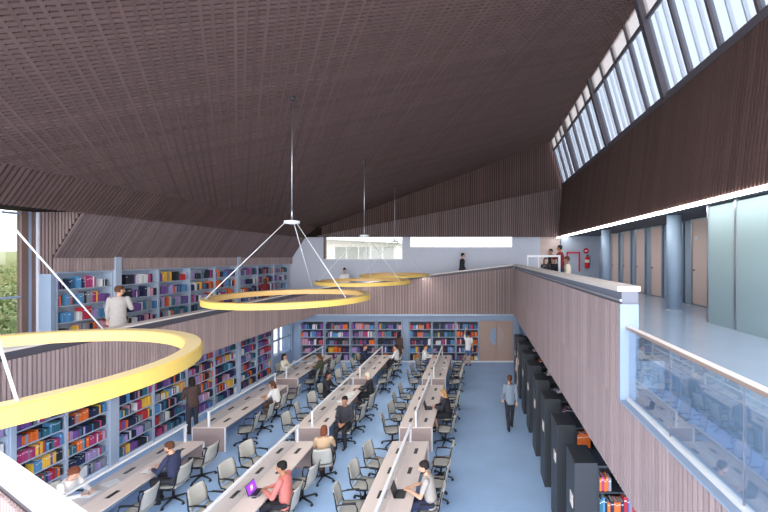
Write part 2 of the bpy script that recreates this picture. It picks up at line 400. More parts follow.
DX = {'left': -8.02, 'middle': -4.94, 'right': -1.85}      # desk rows
SEG = {'near': 7.05, 'centre': 11.9, 'far': 16.72}         # desk blocks, start in y; 3.95 long
LEN = 3.95
def seat(row, side, seg, k):
    """seat centre: side 'bookcase' = left of the row, 'aisle' = right"""
    x = DX[row] + (-.80 if side == 'L' else .80); y = SEG[seg] + .52 + .97*k*.985
    return x, y
USED = {}
def sitter(row, side, seg, k, desc, dx=0, rot=0, **kw):
    x, y = seat(row, side, seg, k)
    face = (0 if side == 'L' else 180) + rot
    USED[(row, side, seg, k)] = (rot, dx)
    c, s_ = math.cos(math.radians(face)), math.sin(math.radians(face))
    return person(desc, (x+dx-.06*c, y-.06*s_, 0), face, 'sit', **kw)
sitter('left', 'R', 'near', 2, 'man in a navy jacket seated at the near left desk, reading papers', top='navy', bottom='charc', hair='hair_b', style='short', arms='desk', lean=10, nod=14, height=1.8)
sitter('left', 'L', 'near', 1, 'woman with long curly auburn hair leaning over her book beside the lower bookcases', top='whitec', bottom='denim', hair='hair_r', style='curly', arms='desk', lean=20, nod=30, height=1.72)
sitter('middle', 'R', 'near', 1, 'man in a coral pink shirt seated at the laptop with purple screen', top='pink', bottom='blackc', hair='hair_k', arms='type', lean=6, nod=8, height=1.82, skin='skin2')
sitter('middle', 'R', 'near', 3, 'red-haired woman in a beige top seated with her back towards us, middle row', rot=-78, dx=.12, top='beige', bottom='brownc', hair='hair_r', style='bob', arms='desk', lean=6, sleeves='short')
sitter('middle', 'R', 'centre', 0, 'man in dark clothes turned sideways on his chair, facing the front', rot=88, top='charc', bottom='blackc', hair='hair_k', arms='lap', lean=3, height=1.84, skin='skin2')
sitter('middle', 'R', 'centre', 3, 'white-blonde person in a black top seated mid hall, middle row', top='blackc', bottom='blackc', hair='hair_w', style='bob', arms='desk', lean=10, nod=12)
sitter('middle', 'L', 'centre', 3, 'person in dark clothes seated behind the divider of the middle row', top='blackc', bottom='charc', hair='hair_d', style='bob', arms='desk', lean=4, skin='skin2')
sitter('middle', 'L', 'far', 3, 'auburn-haired person in a navy top at far end of middle row', top='navy', bottom='charc', hair='hair_r', arms='desk', lean=8)
sitter('middle', 'R', 'far', 3, 'person in a white shirt at far end of middle row', top='whitec', bottom='charc', hair='hair_d', arms='desk', lean=3)
sitter('left', 'L', 'far', 1, 'long dark-haired woman in cream beside the lower window', top='cream', bottom='denim', hair='hair_d', style='long', arms='desk', lean=4)
sitter('left', 'R', 'far', 1, 'long-haired reader in olive green holding a book, far left desk', top='olive', bottom='charc', hair='hair_b', style='long', arms='hold', lean=2, nod=15)
sitter('left', 'R', 'centre', 2, 'woman in a white top bent over the middle left desk', top='whitec', bottom='brownc', hair='hair_b', style='long', arms='desk', lean=16, nod=18, sleeves='short')
sitter('right', 'R', 'near', 1, 'bearded man in a pale grey T-shirt typing on a black laptop', top='greytee', bottom='navy', hair='hair_d', arms='type', lean=10, nod=14, sleeves='short', height=1.84)
sitter('right', 'R', 'centre', 1, 'long-haired blonde woman in a black dress at her laptop, right row', top='blackc', dress=True, hair='hair_y', style='long', arms='type', lean=12, nod=12)
sitter('right', 'L', 'far', 3, 'person in a white shirt at far end of right row', top='whitec', bottom='denim', hair='hair_b', arms='desk', lean=4)
person('person in dark clothes standing at the lower bookcases, back to the desks', (-9.42, 13.2, 0), 150, top='brownd', bottom='charc', hair='hair_d', style='long', arms='hold', height=1.82)
person('woman in a dark dress browsing beside the far grey pier', (-4.25, 21.35, 0), 75, top='brownd', dress=True, hair='hair_d', style='long', arms=('reach', 'down'), height=1.74)
person('person in pale blue shorts reaching up to the far bookcase', (-.52, 21.35, 0), 80, top='whitec', bottom='shorts', shoes='charc', hair='hair_d', arms=('up', 'down'), sleeves='short', height=1.76)
person('woman with a ponytail in a grey-blue jacket walking down the open aisle', (1.08, 13.5, 0), 95, top='steel', bottom='blackc', hair='hair_b', style='pony', arms=('swingf', 'swingb'), legs='walk', height=1.78)
person('person in a peach top standing between the dark shelving units', (1.78, 17.72, 0), 0, top='peach', bottom='peach', hair='hair_w', style='bob', arms='hold', height=1.62)
UL = 3.1
person('man in a loose light grey shirt at the upper left bookcases, looking right', (-10.02, 11.15, UL), 120, top='lightgrey', bottom='charc', hair='hair_b', arms=('down', 'hold'), longcoat=True, height=1.88, turn=-50, lean=2)
person('person in maroon standing beside the far upper bookcases', (-10.45, 19.7, UL), 150, top='maroon', bottom='maroon', hair='hair_b', style='long', arms='reach', height=1.62)
person('woman in a white top with black hair tied up, on the sloping far walkway', (-7.55, 22.6, 3.24), 300, top='whitec', bottom='blackc', hair='hair_k', style='bun', arms='down', height=1.92)
person('man in a dark suit walking along the sloping far walkway', (-.92, 22.6, 4.04), 10, top='blackc', longcoat=True, bottom='charc', hair='hair_k', arms=('swingf', 'swingb'), legs='walk', height=1.96)
UR = 4.38
person('dark-haired person in black standing behind the white framed screen', (3.56, 19.3, UR), 200, top='blackc', bottom='blackc', hair='hair_k', arms='down', height=1.80, skin='skin2')
person('person in a maroon jumper standing by the white framed screen', (3.62, 17.4, UR), 150, top='maroon', bottom='navy', hair='hair_d', arms='reach', height=1.92, skin='skin2')
person('blonde long-haired person in black seated behind the white framed screen', (3.44, 18.3, UR), 250, 'sit', top='blackc', bottom='blackc', hair='hair_y', style='long', arms='lap', height=1.75)
person('brown-haired person in black seated leftmost behind the white framed screen', (2.93, 17.5, UR), 300, 'sit', top='blackc', bottom='blackc', hair='hair_d', style='long', arms='lap', height=1.75)
person('dark-haired person in a cream shirt seated in front of the red frame', (3.52, 15.6, UR), 170, 'sit', top='cream', bottom='charc', hair='hair_b', style='curly', arms='lap', height=1.80, skin='skin2')
for (x, y, lb) in ((3.44, 18.3, 'black stool holding the blonde seated behind the white screen'), (2.93, 17.5, 'black stool leftmost behind the white framed screen'),
                   (3.52, 15.6, 'black stool under the seated person in a cream shirt')):
    t = thing('stool', lb, 'stool', (x, y, UR))
    b = MB(); b.lathe([(.17, .43), (.18, .44), (.18, .465), (.15, .475)]); b.build('seat', 'black', t)
    for k in range(4):
        a = PI/4+k*PI/2; b = MB(); b.tube([(.12*math.cos(a), .12*math.sin(a), .44), (.18*math.cos(a), .18*math.sin(a), 0)], .012); b.build('leg', 'chrome', t)
#PART2
# ------------------------------------------------------------------ building shell
YF, YB, YW = 23.66, 21.6, 22.1      # far upper wall, far balcony front, far lower bookcase fronts
XL, XR = -8.70, 1.92                # balcony faces left and right
Y0 = -1.0                            # near end of what is built
S = 'structure'
b = MB(); b.box(-11, 9, -2, 22.6, -.2, 0); b.build('floor', 'floor', kind=S)
# lower walls
b = MB(); b.box(-10.75, -10.56, 2, 19.9, 0, 2.7); b.box(-10.75, -10.2, 19.87, 22.6, 0, .69); b.box(-10.75, -10.2, 21.93, 22.6, .69, 2.7); b.box(-10.75, -10.2, 19.87, 19.96, .69, 2.7); b.box(-10.75, -10.2, 19.96, 21.93, 2.55, 2.7)
b.build('wall_left_lower', 'blue_grey', kind=S)
b = MB(); b.box(-10.75, 6, 22.42, 22.6, 0, 2.7); b.box(-10.2, 1.95, 22.08, 22.42, 2.275, 2.7)
b.box(-10.2, -9.84, 22.1, 22.42, 0, 2.275); b.box(-4.18, -3.82, 22.06, 22.42, 0, 2.275); b.box(.045, .1, 22.1, 22.42, 0, 2.275); b.box(1.93, 2.3, 22.1, 22.42, 0, 2.7)
b.build('wall_far_lower', 'blue_grey', kind=S)
b = MB(); b.box(4.6, 4.8, 2, 22.5, 0, 2.7); b.build('wall_right_lower', 'blue_grey', kind=S)
# lower window in the left wall
w = MB()
for (y0, y1, z0, z1) in ((19.96, 20.02, .69, 2.55), (21.87, 21.93, .69, 2.55), (20.66, 20.74, .69, 2.55), (19.96, 21.93, .69, .74), (19.96, 21.93, 2.5, 2.55), (19.96, 21.93, 1.50, 1.57)):
    w.box(-10.36, -10.28, y0, y1, z0, z1)
wl = w.build('window_1', 'blue_grey', kind=S)
g = MB(); g.box(-10.325, -10.315, 20, 21.9, .72, 2.52); g.build('pane', 'window_glass', wl)
# piers between the lower bookcases
for i, (y, wd) in enumerate(((8.76, .10), (11.2, .26), (17.07, .16))):
    b = MB(); b.box(-10.56, -10.16, y-wd/2, y+wd/2, 0, 2.7); b.build('trim_%d' % (i+1), 'shelf', kind=S)
# far lower door: two leaves, half-moon pulls
dd = MB(); dd.box(.10, .99, 22.12, 22.19, .02, 2.26); dd.box(1.01, 1.92, 22.12, 22.19, .02, 2.26)
door = dd.build('door_1', 'door_far', kind=S)
for sg, cx in ((-1, .99), (1, 1.09)):
    p = MB(); n = 20; pts = [(cx+sg*.36*math.cos(t), 22.10, 1.42+.50*math.sin(t)) for t in [(-PI/2+PI*i/n) for i in range(n+1)]]
    bk = [(x, 22.13, z) for (x, y, z) in pts]; N = len(pts)
    p.add(pts+bk, [tuple(range(N)), tuple(range(2*N-1, N-1, -1))]+[(i, i+N, (i+1) % N+N, (i+1) % N) for i in range(N)])
    p.build('half_moon_pull', 'blue_grey' if sg < 0 else 'desk_panel', door)
b = MB(); b.box(-10.2, 1.95, 22.03, 22.1, 0, .075); b.build('baseboard_far', 'white', kind=S)

def parapet(name, pts_face, zb, zs, zc, n, side, slat='slat', depth=.03, thick=.24, line=True, ct=.07):
    """balcony front: battens from zb to zs, grey recess with a metal line, pale cap. pts_face: two plan points; zs, zc pairs for a sloping top"""
    (ax, ay), (bx, by) = pts_face; n = V((n[0], n[1], 0)).normalized(); o = n*-.03
    m = MB(); A, B = V((ax, ay, 0))+o, V((bx, by, 0))+o; back = -n*thick
    zs0, zs1 = zs; zc0, zc1 = zc; up = lambda p, z: V((p.x, p.y, z))
    slatwall(m, up(A, zb), up(B, zb), up(A, zs0), up(B, zs1), n, .085, .052, depth, 0, None)
    m.hexa([up(A, zb), up(B, zb), up(B+back, zb), up(A+back, zb)], [up(A, zs0), up(B, zs1), up(B+back, zs1), up(A+back, zs0)], 1)
    i = -n*.012
    m.hexa([up(A+i, zs0), up(B+i, zs1), up(B+back, zs1), up(A+back, zs0)], [up(A+i, zc0-ct), up(B+i, zc1-ct), up(B+back, zc1-ct), up(A+back, zc0-ct)], 2)
    if line: m.hexa([up(A+n*.012, zs0+.035), up(B+n*.012, zs1+.035), up(B+i, zs1+.035), up(A+i, zs0+.035)], [up(A+n*.012, zs0+.06), up(B+n*.012, zs1+.06), up(B+i, zs1+.06), up(A+i, zs0+.06)], 3)
    f = n*.045; bb = back-n*.03
    m.hexa([up(A+f, zc0-ct), up(B+f, zc1-ct), up(B+bb, zc1-ct), up(A+bb, zc0-ct)], [up(A+f, zc0), up(B+f, zc1), up(B+bb, zc1), up(A+bb, zc0)], 4)
    return m.build(name, [slat, 'slat_back', 'gap' if line else 'gap_dark', 'metal_line', 'cap'], kind=S)
parapet('wall_balcony_left', ((XL, 5.6), (XL, YB)), 2.7, (3.88, 3.88), (4.09, 4.09), (1, 0), 1, line=False, ct=.045)
parapet('wall_balcony_far', ((XL, YB), (XR, YB)), 2.7, (3.99, 5.20), (4.12, 5.40), (0, -1), 1, line=False, ct=.05)
parapet('wall_balcony_right', ((XR, 5.46), (XR, YB)), 3.85, (5.16, 5.16), (5.40, 5.40), (-1, 0), 1)
m = MB(); slatwall(m, (XR+.03, Y0, 2.7), (XR+.03, YB, 2.7), (XR+.03, Y0, 3.85), (XR+.03, YB, 3.85), (-1, 0, 0), .085, .052, .03, 0, None)
m.box(XR+.03, XR+.26, Y0, YB, 2.7, 3.85, 1); m.build('wall_balcony_right_base', ['slat', 'slat_back'], kind=S)
# pale sill and end jamb of the right balcony opening
b = MB(); b.box(XR-.005, XR+.26, Y0, 5.46, 3.85, 3.87); b.box(XR+.0, XR+.25, 5.40, 5.455, 3.87, 5.16)
b.build('trim_8', 'blue_grey', kind=S)
# near parapet running diagonally across the corner
d = V((.883, -.468)); P = V((-5.04, 4.08)); A = P-d*3.9; B = P+d*3.4
parapet('wall_balcony_near', ((A.x, A.y), (B.x, B.y)), 2.4, (3.50, 3.50), (3.70, 3.70), (-.468, -.883), 1, thick=.10, line=False, ct=.06)

# upper floors
b = MB(); b.box(-11.5, XL-.27, 5.0, 24, 2.75, UL); b.build('floor_upper_left', 'upfloor', kind=S)
b = MB(); b.box(2.55, 8.2, Y0, 24, 4.0, UR); b.box(2.18, 2.55, 5.46, 24, 4.0, UR); b.box(2.18, 2.55, Y0, 5.46, 3.6, 3.83); b.box(2.18, 4.8, Y0, 22.5, 2.72, 2.9)
b.build('floor_upper_right', 'upfloor', kind=S)
b = MB(); b.hexa([(XL-.27, YB+.25, 2.75), (2.18, YB+.25, 4.03), (2.18, 24, 4.03), (XL-.27, 24, 2.75)], [(XL-.27, YB+.25, UL), (2.18, YB+.25, UR), (2.18, 24, UR), (XL-.27, 24, UL)])
b.box(XL-.2, XR, YB, 22.5, 2.62, 2.72); b.build('floor_far_walkway', 'upfloor', kind=S)

# upper left wall: fascia, sloping batten panel, triangular end, pier
m = MB(); slatwall(m, (-11, 10.33, 5.41), (-11, YF, 5.41), (-11, 10.33, 5.78), (-11, YF, 5.78), (1, 0, 0), .085, .055, .03, 0, 1)
slatwall(m, (-11, 10.33, 5.78), (-11, YF, 5.78), (-10.23, 10.33, 6.97), (-10.23, YF, 6.97), (1.19, 0, -.77), .12, .08, .03, 2, 1)
m.build('wall_left_panel', ['slat', 'slat_back', 'mid'], kind=S)
m = MB(); slatwall(m, (-11.35, 10.34, 5.36), (-10.98, 10.34, 5.36), (-11.35, 10.34, 6.98), (-10.98, 10.34, 6.98), (0, -1, 0), .085, .055, .03, 0, 1)
m.hexa([(-10.98, 10.34, 5.78), (-10.98, 10.34, 5.80), (-10.98, 10.40, 5.80), (-10.98, 10.40, 5.78)], [(-10.98, 10.34, 6.98), (-10.23, 10.34, 6.98), (-10.23, 10.40, 6.98), (-10.98, 10.40, 6.98)], 1)
k = 9
for i in range(k):
    x = -10.98+.75*(i+.5)/k; zb = 5.80+(x+10.98)/.75*1.19
    m.box(x-.026, x+.026, 10.31, 10.34, zb, 6.98, 0)
m.build('wall_left_end', ['mid', 'dark_back'], kind=S)
b = MB(); b.box(-11.35, -11.0, 10.3, 10.42, UL, 5.36); b.box(-11.6, -11.38, 10.4, YF, UL-.3, 7.0); b.build('wall_left_upper', 'blue_grey', kind=S)
for i, y in enumerate((12.17, 18.32)):
    b = MB(); b.box(-11.3, -10.93, y-.10, y+.10, UL, 5.80); b.build('trim_%d' % (4+i), 'shelf', kind=S)
# left window wall
w = MB(); X = -11.40
w.box(X-.06, X+.06, 9.94, 10.09, UL-.4, 6.95, 1); w.box(X-.05, X+.05, 10.09, 10.17, UL-.4, 6.95, 0); w.box(X-.06, X+.04, 10.17, 10.28, UL-.4, 6.95, 1); w.box(X-.05, X+.10, 10.28, 10.36, UL-.4, 6.95, 2)
for y in (8.1, 6.2): w.box(X-.06, X+.06, y-.07, y+.07, UL-.4, 6.95, 1)
for z in (4.81, 6.88, UL): w.box(X-.04, X+.04, 5.2, 10.1, z-.025, z+.025, 0)
wl = w.build('window_2', ['blue_grey', 'brownpost', 'blue_wall'], kind=S)
g = MB(); g.box(X-.006, X+.006, 5.2, 9.94, UL, 6.88); g.build('pane', 'window_glass', wl)

# far upper wall with two windows, beige wall beyond
b = MB()
ZT = 7.05
b.box(-11.6, -9.13, YF, YF+.2, 2.6, ZT); b.box(-4.48, -4.02, YF, YF+.2, 2.6, ZT); b.box(2.02, 3.67, YF, YF+.2, 2.6, ZT)
b.box(-9.13, -4.48, YF, YF+.2, 2.6, 5.66); b.box(-4.02, 2.02, YF, YF+.2, 2.6, 6.38)
b.build('wall_far_upper', 'blue_wall', kind=S)
b = MB(); b.box(3.67, 5.2, YF+.04, YF+.2, 2.6, ZT); b.build('wall_far_beige', 'beige_wall', kind=S)
for i, (x0, x1, z0, jamb) in enumerate(((-9.13, -4.48, 5.66, 1), (-4.02, 2.02, 6.38, 0))):
    w = MB(); w.box(x0, x1, YF-.02, YF+.2, z0-.04, z0+.02, 0)
    if jamb: w.box(x0, x0+.10, YF-.02, YF+.2, z0, ZT, 1)
    ww = w.build('window_%d' % (3+i), ['white', 'brownpost'], kind=S)
    g = MB(); g.box(x0, x1, YF+.10, YF+.11, z0, ZT); g.build('pane', 'window_glass', ww)

# ceiling: rising plane + steep left facet, skewed battens crossed by thin ones
NRM = V((.37, 0, -1)).normalized(); XC0, XC1 = -9.30, 4.30
def zc(x): return 11.13+.37*x
def zf(x): return 6.97+(x+10.23)*.774
def clip(px, py, dx, dy, x0, x1, y0, y1):
    t0, t1 = -1e9, 1e9
    for p, dd, lo, hi in ((px, dx, x0, x1), (py, dy, y0, y1)):
        a, c = (lo-p)/dd, (hi-p)/dd
        if a > c: a, c = c, a
        t0 = max(t0, a); t1 = min(t1, c)
    return (t0, t1) if t1-t0 > .05 else None
def battens(m, x0, x1, y0, y1, zfun, n, dirx, diry, pitch, width, depth, mi, lift=0.0):
    L = math.hypot(dirx, diry); dx, dy = dirx/L, diry/L; px, py = -dy, dx
    cs = [x*px+y*py for x in (x0, x1) for y in (y0, y1)]
    c = min(cs)+pitch/2
    while c < max(cs):
        r = clip(px*c, py*c, dx, dy, x0, x1, y0, y1)
        if r:
            h = width/2; q = []
            for t in r:
                for sg in (-1, 1):
                    x, y = px*c+dx*t+px*h*sg, py*c+dy*t+py*h*sg; q.append(V((x, y, zfun(x)))-n*0)
            q = [q[0], q[1], q[3], q[2]]
            m.hexa([p+n*lift for p in q], [p+n*(lift+depth) for p in q], mi)
        c += pitch
YC0 = -1.0
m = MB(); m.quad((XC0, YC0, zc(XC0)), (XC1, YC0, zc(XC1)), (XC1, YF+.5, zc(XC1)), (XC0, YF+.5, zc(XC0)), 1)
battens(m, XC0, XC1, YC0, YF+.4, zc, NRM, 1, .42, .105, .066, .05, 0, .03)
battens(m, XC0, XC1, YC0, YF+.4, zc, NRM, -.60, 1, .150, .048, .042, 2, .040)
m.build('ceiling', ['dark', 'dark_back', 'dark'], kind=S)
n2 = V((.774, 0, -1)).normalized()
m = MB(); m.quad((-10.23, YC0, 6.97), (XC0, YC0, zc(XC0)), (XC0, YF+.3, zc(XC0)), (-10.23, YF+.3, 6.97), 1)
battens(m, -10.23, XC0, YC0, YF+.2, zf, n2, 1, -.35, .105, .066, .05, 0, .0)
m.build('ceiling_left_facet', ['dark', 'dark_back'], kind=S)
m = MB(); m.box(-11.7, -10.22, YC0, 10.42, 6.96, 7.05); m.box(-11.7, -10.24, 10.42, YF+.2, 6.99, 7.05); m.build('ceiling_left_soffit', 'dark_back', kind=S)
# far gable: upper wall and a lower panel leaning towards the hall
yb = YF-.55; z95 = 6.96
def batten_panel(m, x0, x1, fb, ft, n, pitch, width, depth, mi):
    n = V(n).normalized(); x = x0+pitch/2
    while x < x1:
        q = [V(fb(x-width/2)), V(fb(x+width/2))]; r = [V(ft(x-width/2)), V(ft(x+width/2))]
        if r[0].z-q[0].z > .05: m.hexa([q[0], q[1], q[1]+n*depth, q[0]+n*depth], [r[0], r[1], r[1]+n*depth, r[0]+n*depth], mi)
        x += pitch
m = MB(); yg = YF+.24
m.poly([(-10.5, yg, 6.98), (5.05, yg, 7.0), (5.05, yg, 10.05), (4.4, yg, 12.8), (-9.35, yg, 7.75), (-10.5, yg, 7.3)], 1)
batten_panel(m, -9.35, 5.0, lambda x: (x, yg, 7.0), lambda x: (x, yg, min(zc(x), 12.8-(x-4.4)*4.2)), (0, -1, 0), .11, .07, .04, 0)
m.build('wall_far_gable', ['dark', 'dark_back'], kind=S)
m = MB(); fz = lambda x: (x+9.6)/14.65
m.poly([(-9.6, yb, z95), (5.05, yb, z95), (5.05, YF+.02, 9.9)], 1)
batten_panel(m, -9.6, 5.05, lambda x: (x, yb, z95), lambda x: (x, yb+(YF+.02-yb)*fz(x), z95+(9.9-z95)*fz(x)), (0, -1, .1), .11, .07, .04, 0)
m.quad((-10.3, yb, z95), (5.05, yb, z95), (5.05, YF+.3, z95+.04), (-10.3, YF+.3, z95+.04), 1)
m.poly([(-10.3, yb+.3, z95), (-9.3, yb+.3, z95), (-9.3, yb+.3, zc(-9.3)+.05)], 1)
m.build('wall_far_gable_panel', ['mid', 'dark_back'], kind=S)
# right dark wall and clerestory
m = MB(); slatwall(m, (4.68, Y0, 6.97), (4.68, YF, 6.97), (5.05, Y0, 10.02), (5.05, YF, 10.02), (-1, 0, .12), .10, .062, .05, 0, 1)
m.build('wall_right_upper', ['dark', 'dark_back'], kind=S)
cb, ct = V((5.05, 0, 10.05)), V((4.30, 0, 12.72)); e = (ct-cb); en = V((-e.z, 0, e.x)).normalized()   # inward normal
if en.x > 0: en = -en
def cl(t, y, o=0.0): p = cb+e*t+en*o; return V((p.x, y, p.z))
def clbar(m, t0, t1, y0, y1, o0, o1, mi):
    m.hexa([cl(t0, y0, o0), cl(t0, y1, o0), cl(t0, y1, o1), cl(t0, y0, o1)], [cl(t1, y0, o0), cl(t1, y1, o0), cl(t1, y1, o1), cl(t1, y0, o1)], mi)
w = MB(); clbar(w, -.03, .03, Y0, YF, -.1, .10, 0); clbar(w, .755, .785, Y0, YF, -.05, .05, 0); clbar(w, .98, 1.02, Y0, YF, -.1, .05, 0)
pitch = 1.18; y = YF-.05; i = 0; ys = []
while y > Y0:
    big = (i % 4 == 3); clbar(w, 0, 1, y-(.09 if big else .035), y+(.09 if big else .035), -.08, .16 if big else .06, 0); ys.append(y); y -= pitch; i += 1
ww = w.build('window_5', 'darkmull', kind=S)
for a, c in zip(ys[1:], ys[:-1]):
    g = MB(); g.quad(cl(.03, a+.035), cl(.03, c-.035), cl(.755, c-.035), cl(.755, a+.035)); g.build('pane', 'cler', ww)
    g = MB(); g.quad(cl(.785, a+.035), cl(.785, c-.035), cl(.98, c-.035), cl(.98, a+.035)); g.build('upper_pane', 'cler_top', ww)
    for q in (1/3, 2/3):
        yy = lerp(a, c, q); f = MB(); clbar(f, .03, .755, yy-.016, yy+.016, -.12, -.03, 0); f.build('outer_fin', 'white', ww)
# corridor: soffit, LED line, rear wall, end wall
b = MB(); b.box(4.72, 8.2, Y0, YF, 6.92, 7.0); b.build('ceiling_corridor', 'soffit', kind=S)
b = MB(); b.box(4.62, 4.74, Y0, YF-.2, 6.905, 6.96); b.build('trim_6', 'led', kind=S)
XCR = 6.41
b = MB(); b.box(XCR+.10, XCR+.3, Y0, 24, UR, 6.92); b.build('wall_right_rear', 'shelf', kind=S)
b = MB(); b.box(4.45, XCR+.1, 21.5, 21.7, UR, 6.92); b.build('wall_corridor_end', 'grey_wall', kind=S)
for i, y in enumerate((18.7, 17.25, 15.82, 14.4, 12.98, 11.55)):
    b = MB(); b.box(XCR+.02, XCR+.10, y-.43, y+.43, UR+.03, 6.86); dr = b.build('door_%d' % (i+2), 'door', kind=S)
    f = MB(); 
    for sg in (-1, 1): f.box(XCR-.02, XCR+.10, y+sg*.455-.02, y+sg*.455+.02, UR, 6.92)
    f.box(XCR+.01, XCR+.10, y-.46, y+.46, 6.86, 6.92); f.build('door_frame', 'chrome', dr)
    h = MB(); h.tube([(XCR+.03, y+.34, UR+1.03), (XCR-.03, y+.34, UR+1.03), (XCR-.03, y+.24, UR+1.03)], .012); h.ball((XCR+.01, y+.34, UR+1.03), .012, .03, .03); h.build('door_handle', 'charcoal', dr)
    v = MB()
    for q in range(3 if i == 5 else 0): v.box(XCR+.005, XCR+.02, y+.10+q*.07, y+.15+q*.07, UR+1.93, UR+2.03)
    i == 5 and v.build('number_plate', 'white', dr)
    s_ = MB(); s_.box(XCR+.04, XCR+.14, y-.98, y-.52, UR, 6.90); s_.build('side_panel', 'column', dr)
# frosted glass partition along the corridor
t = thing('frosted_partition', 'tall frosted green glass partition with steel posts on the upper right corridor', 'partition', (5.02, 0, UR))
yy = [8.70, 7.77, 6.70, 5.5, 4.3]
for a, c in zip(yy[1:], yy[:-1]):
    g = MB(); g.box(-.012, .012, a+.03, c-.03, .0, 2.50); g.build('glass_panel', 'frost', t)
for y in yy:
    p = MB(); p.box(-.03, .03, y-.03, y+.03, 0, 2.54); p.build('post', 'chrome', t)
g = MB(); g.box(.03, 1.35, 8.69, 8.71, 0, 2.50); g.build('return_panel', 'frost', t)
# round columns
for y, lb in ((10.7, 'round blue-grey concrete column beside the frosted glass partition'), (16.4, 'farther round blue-grey column in front of the corridor doors')):
    c = thing('round_column', lb, 'column', (5.25, y, UR), 0, 'round columns along the corridor')
    b = MB(); b.lathe([(.185, 0), (.185, 2.53)], 32); b.build('shaft', 'column', c)
    b = MB(); b.lathe([(.20, 0), (.20, .02), (.186, .03)], 32); b.build('base_ring', 'grey_wall', c)
# glass balustrade in the right opening
t = thing('glass_balustrade', 'frameless glass balustrade with bronze handrail in the right balcony opening', 'balustrade', (2.03, 0, 3.87))
yy = [5.38, 4.22, 3.05, 1.9]
for a, c in zip(yy[1:], yy[:-1]):
    g = MB(); g.box(-.006, .006, a+.008, c-.008, .01, .97); g.build('glass_panel', 'rail_glass', t)
    g = MB(); g.box(-.008, .008, a-.004, a+.004, .03, .96); g.build('joint', 'gap', t)
h = MB(); h.box(-.035, .035, 1.6, 5.39, .955, .99, 0); h.box(-.035, .035, 1.6, 5.39, .99, 1.0, 1); h.build('handrail', ['bronze', 'cap'], t)
h = MB(); h.box(-.03, .03, 1.6, 5.39, 0, .035); h.build('base_channel', 'white', t)

# white framed screen, red frame, extinguisher on the right upper floor
t = thing('framed_screen', 'white framed clear screen with people behind it on the upper right floor', 'screen', (2.08, 16.9, UR))
b = MB(); b.box(0, 1.40, -.03, .03, 1.42, 1.50); b.box(1.31, 1.40, -.03, .03, 0, 1.42); b.box(0, .04, -.02, .02, 0, 1.42); b.box(.46, .50, -.02, .02, 0, 1.42); b.box(0, 1.4, -.03, .03, .50, .55); b.build('frame', 'white', t)
g = MB(); g.box(.04, 1.31, -.006, .006, .55, 1.42); g.build('pane', 'clear_pane', t)
for x in (0, 1.31):
    b = MB(); b.box(x-.02, x+.09, -.22, .22, 0, .03); b.build('foot', 'white', t)
t = thing('red_frame', 'red rectangular wall frame behind the seated person in cream', 'frame', (4.75, 21.5, 5.02))
b = MB(); b.box(0, .07, -.08, 0, 0, 1.05); b.box(.65, .72, -.08, 0, 0, 1.05); b.box(0, .72, -.08, 0, .98, 1.05); b.build('frame', 'red', t)
b = MB(); b.box(.07, .65, -.02, 0, 0, .98); b.build('panel', 'grey_wall', t)
b = MB(); b.tube([(.60, -.03, .5), (.60, -.06, .5), (.60, -.06, .42)], .012); b.build('pull', 'chrome', t)
t = thing('fire_extinguisher', 'red fire extinguisher with white label hung on the grey corridor end wall', 'fire extinguisher', (5.84, 21.38, 5.20))
b = MB(); b.lathe([(.10, 0), (.125, .02), (.125, .50), (.09, .60), (.04, .63), (.04, .66)], 20); b.build('cylinder', 'red', t)
b = MB(); b.lathe([(.127, .30), (.127, .46)], 20); b.build('paper_label', 'cream', t)
b = MB(); b.box(-.03, .03, -.03, .03, .66, .70); b.box(-.015, .015, -.12, .03, .70, .73); b.tube([(.03, 0, .68), (.14, -.02, .62), (.15, -.02, .40), (.13, -.02, .20)], .014); b.build('valve', 'black', t)
b = MB(); b.box(-.05, .05, .10, .12, .35, .55); b.build('bracket', 'charcoal', t)
t = thing('fire_sign', 'red and white wall sign above the fire extinguisher', 'sign', (5.80, 21.49, 5.98))
b = MB(); n = 18; b.tube([(0, 0, .15), (0, -.02, .15)], .15, 18, smooth=False); b.build('plate', 'red', t)
b = MB(); b.box(-.07, .07, -.025, -.02, .12, .18); b.build('bar', 'white', t)

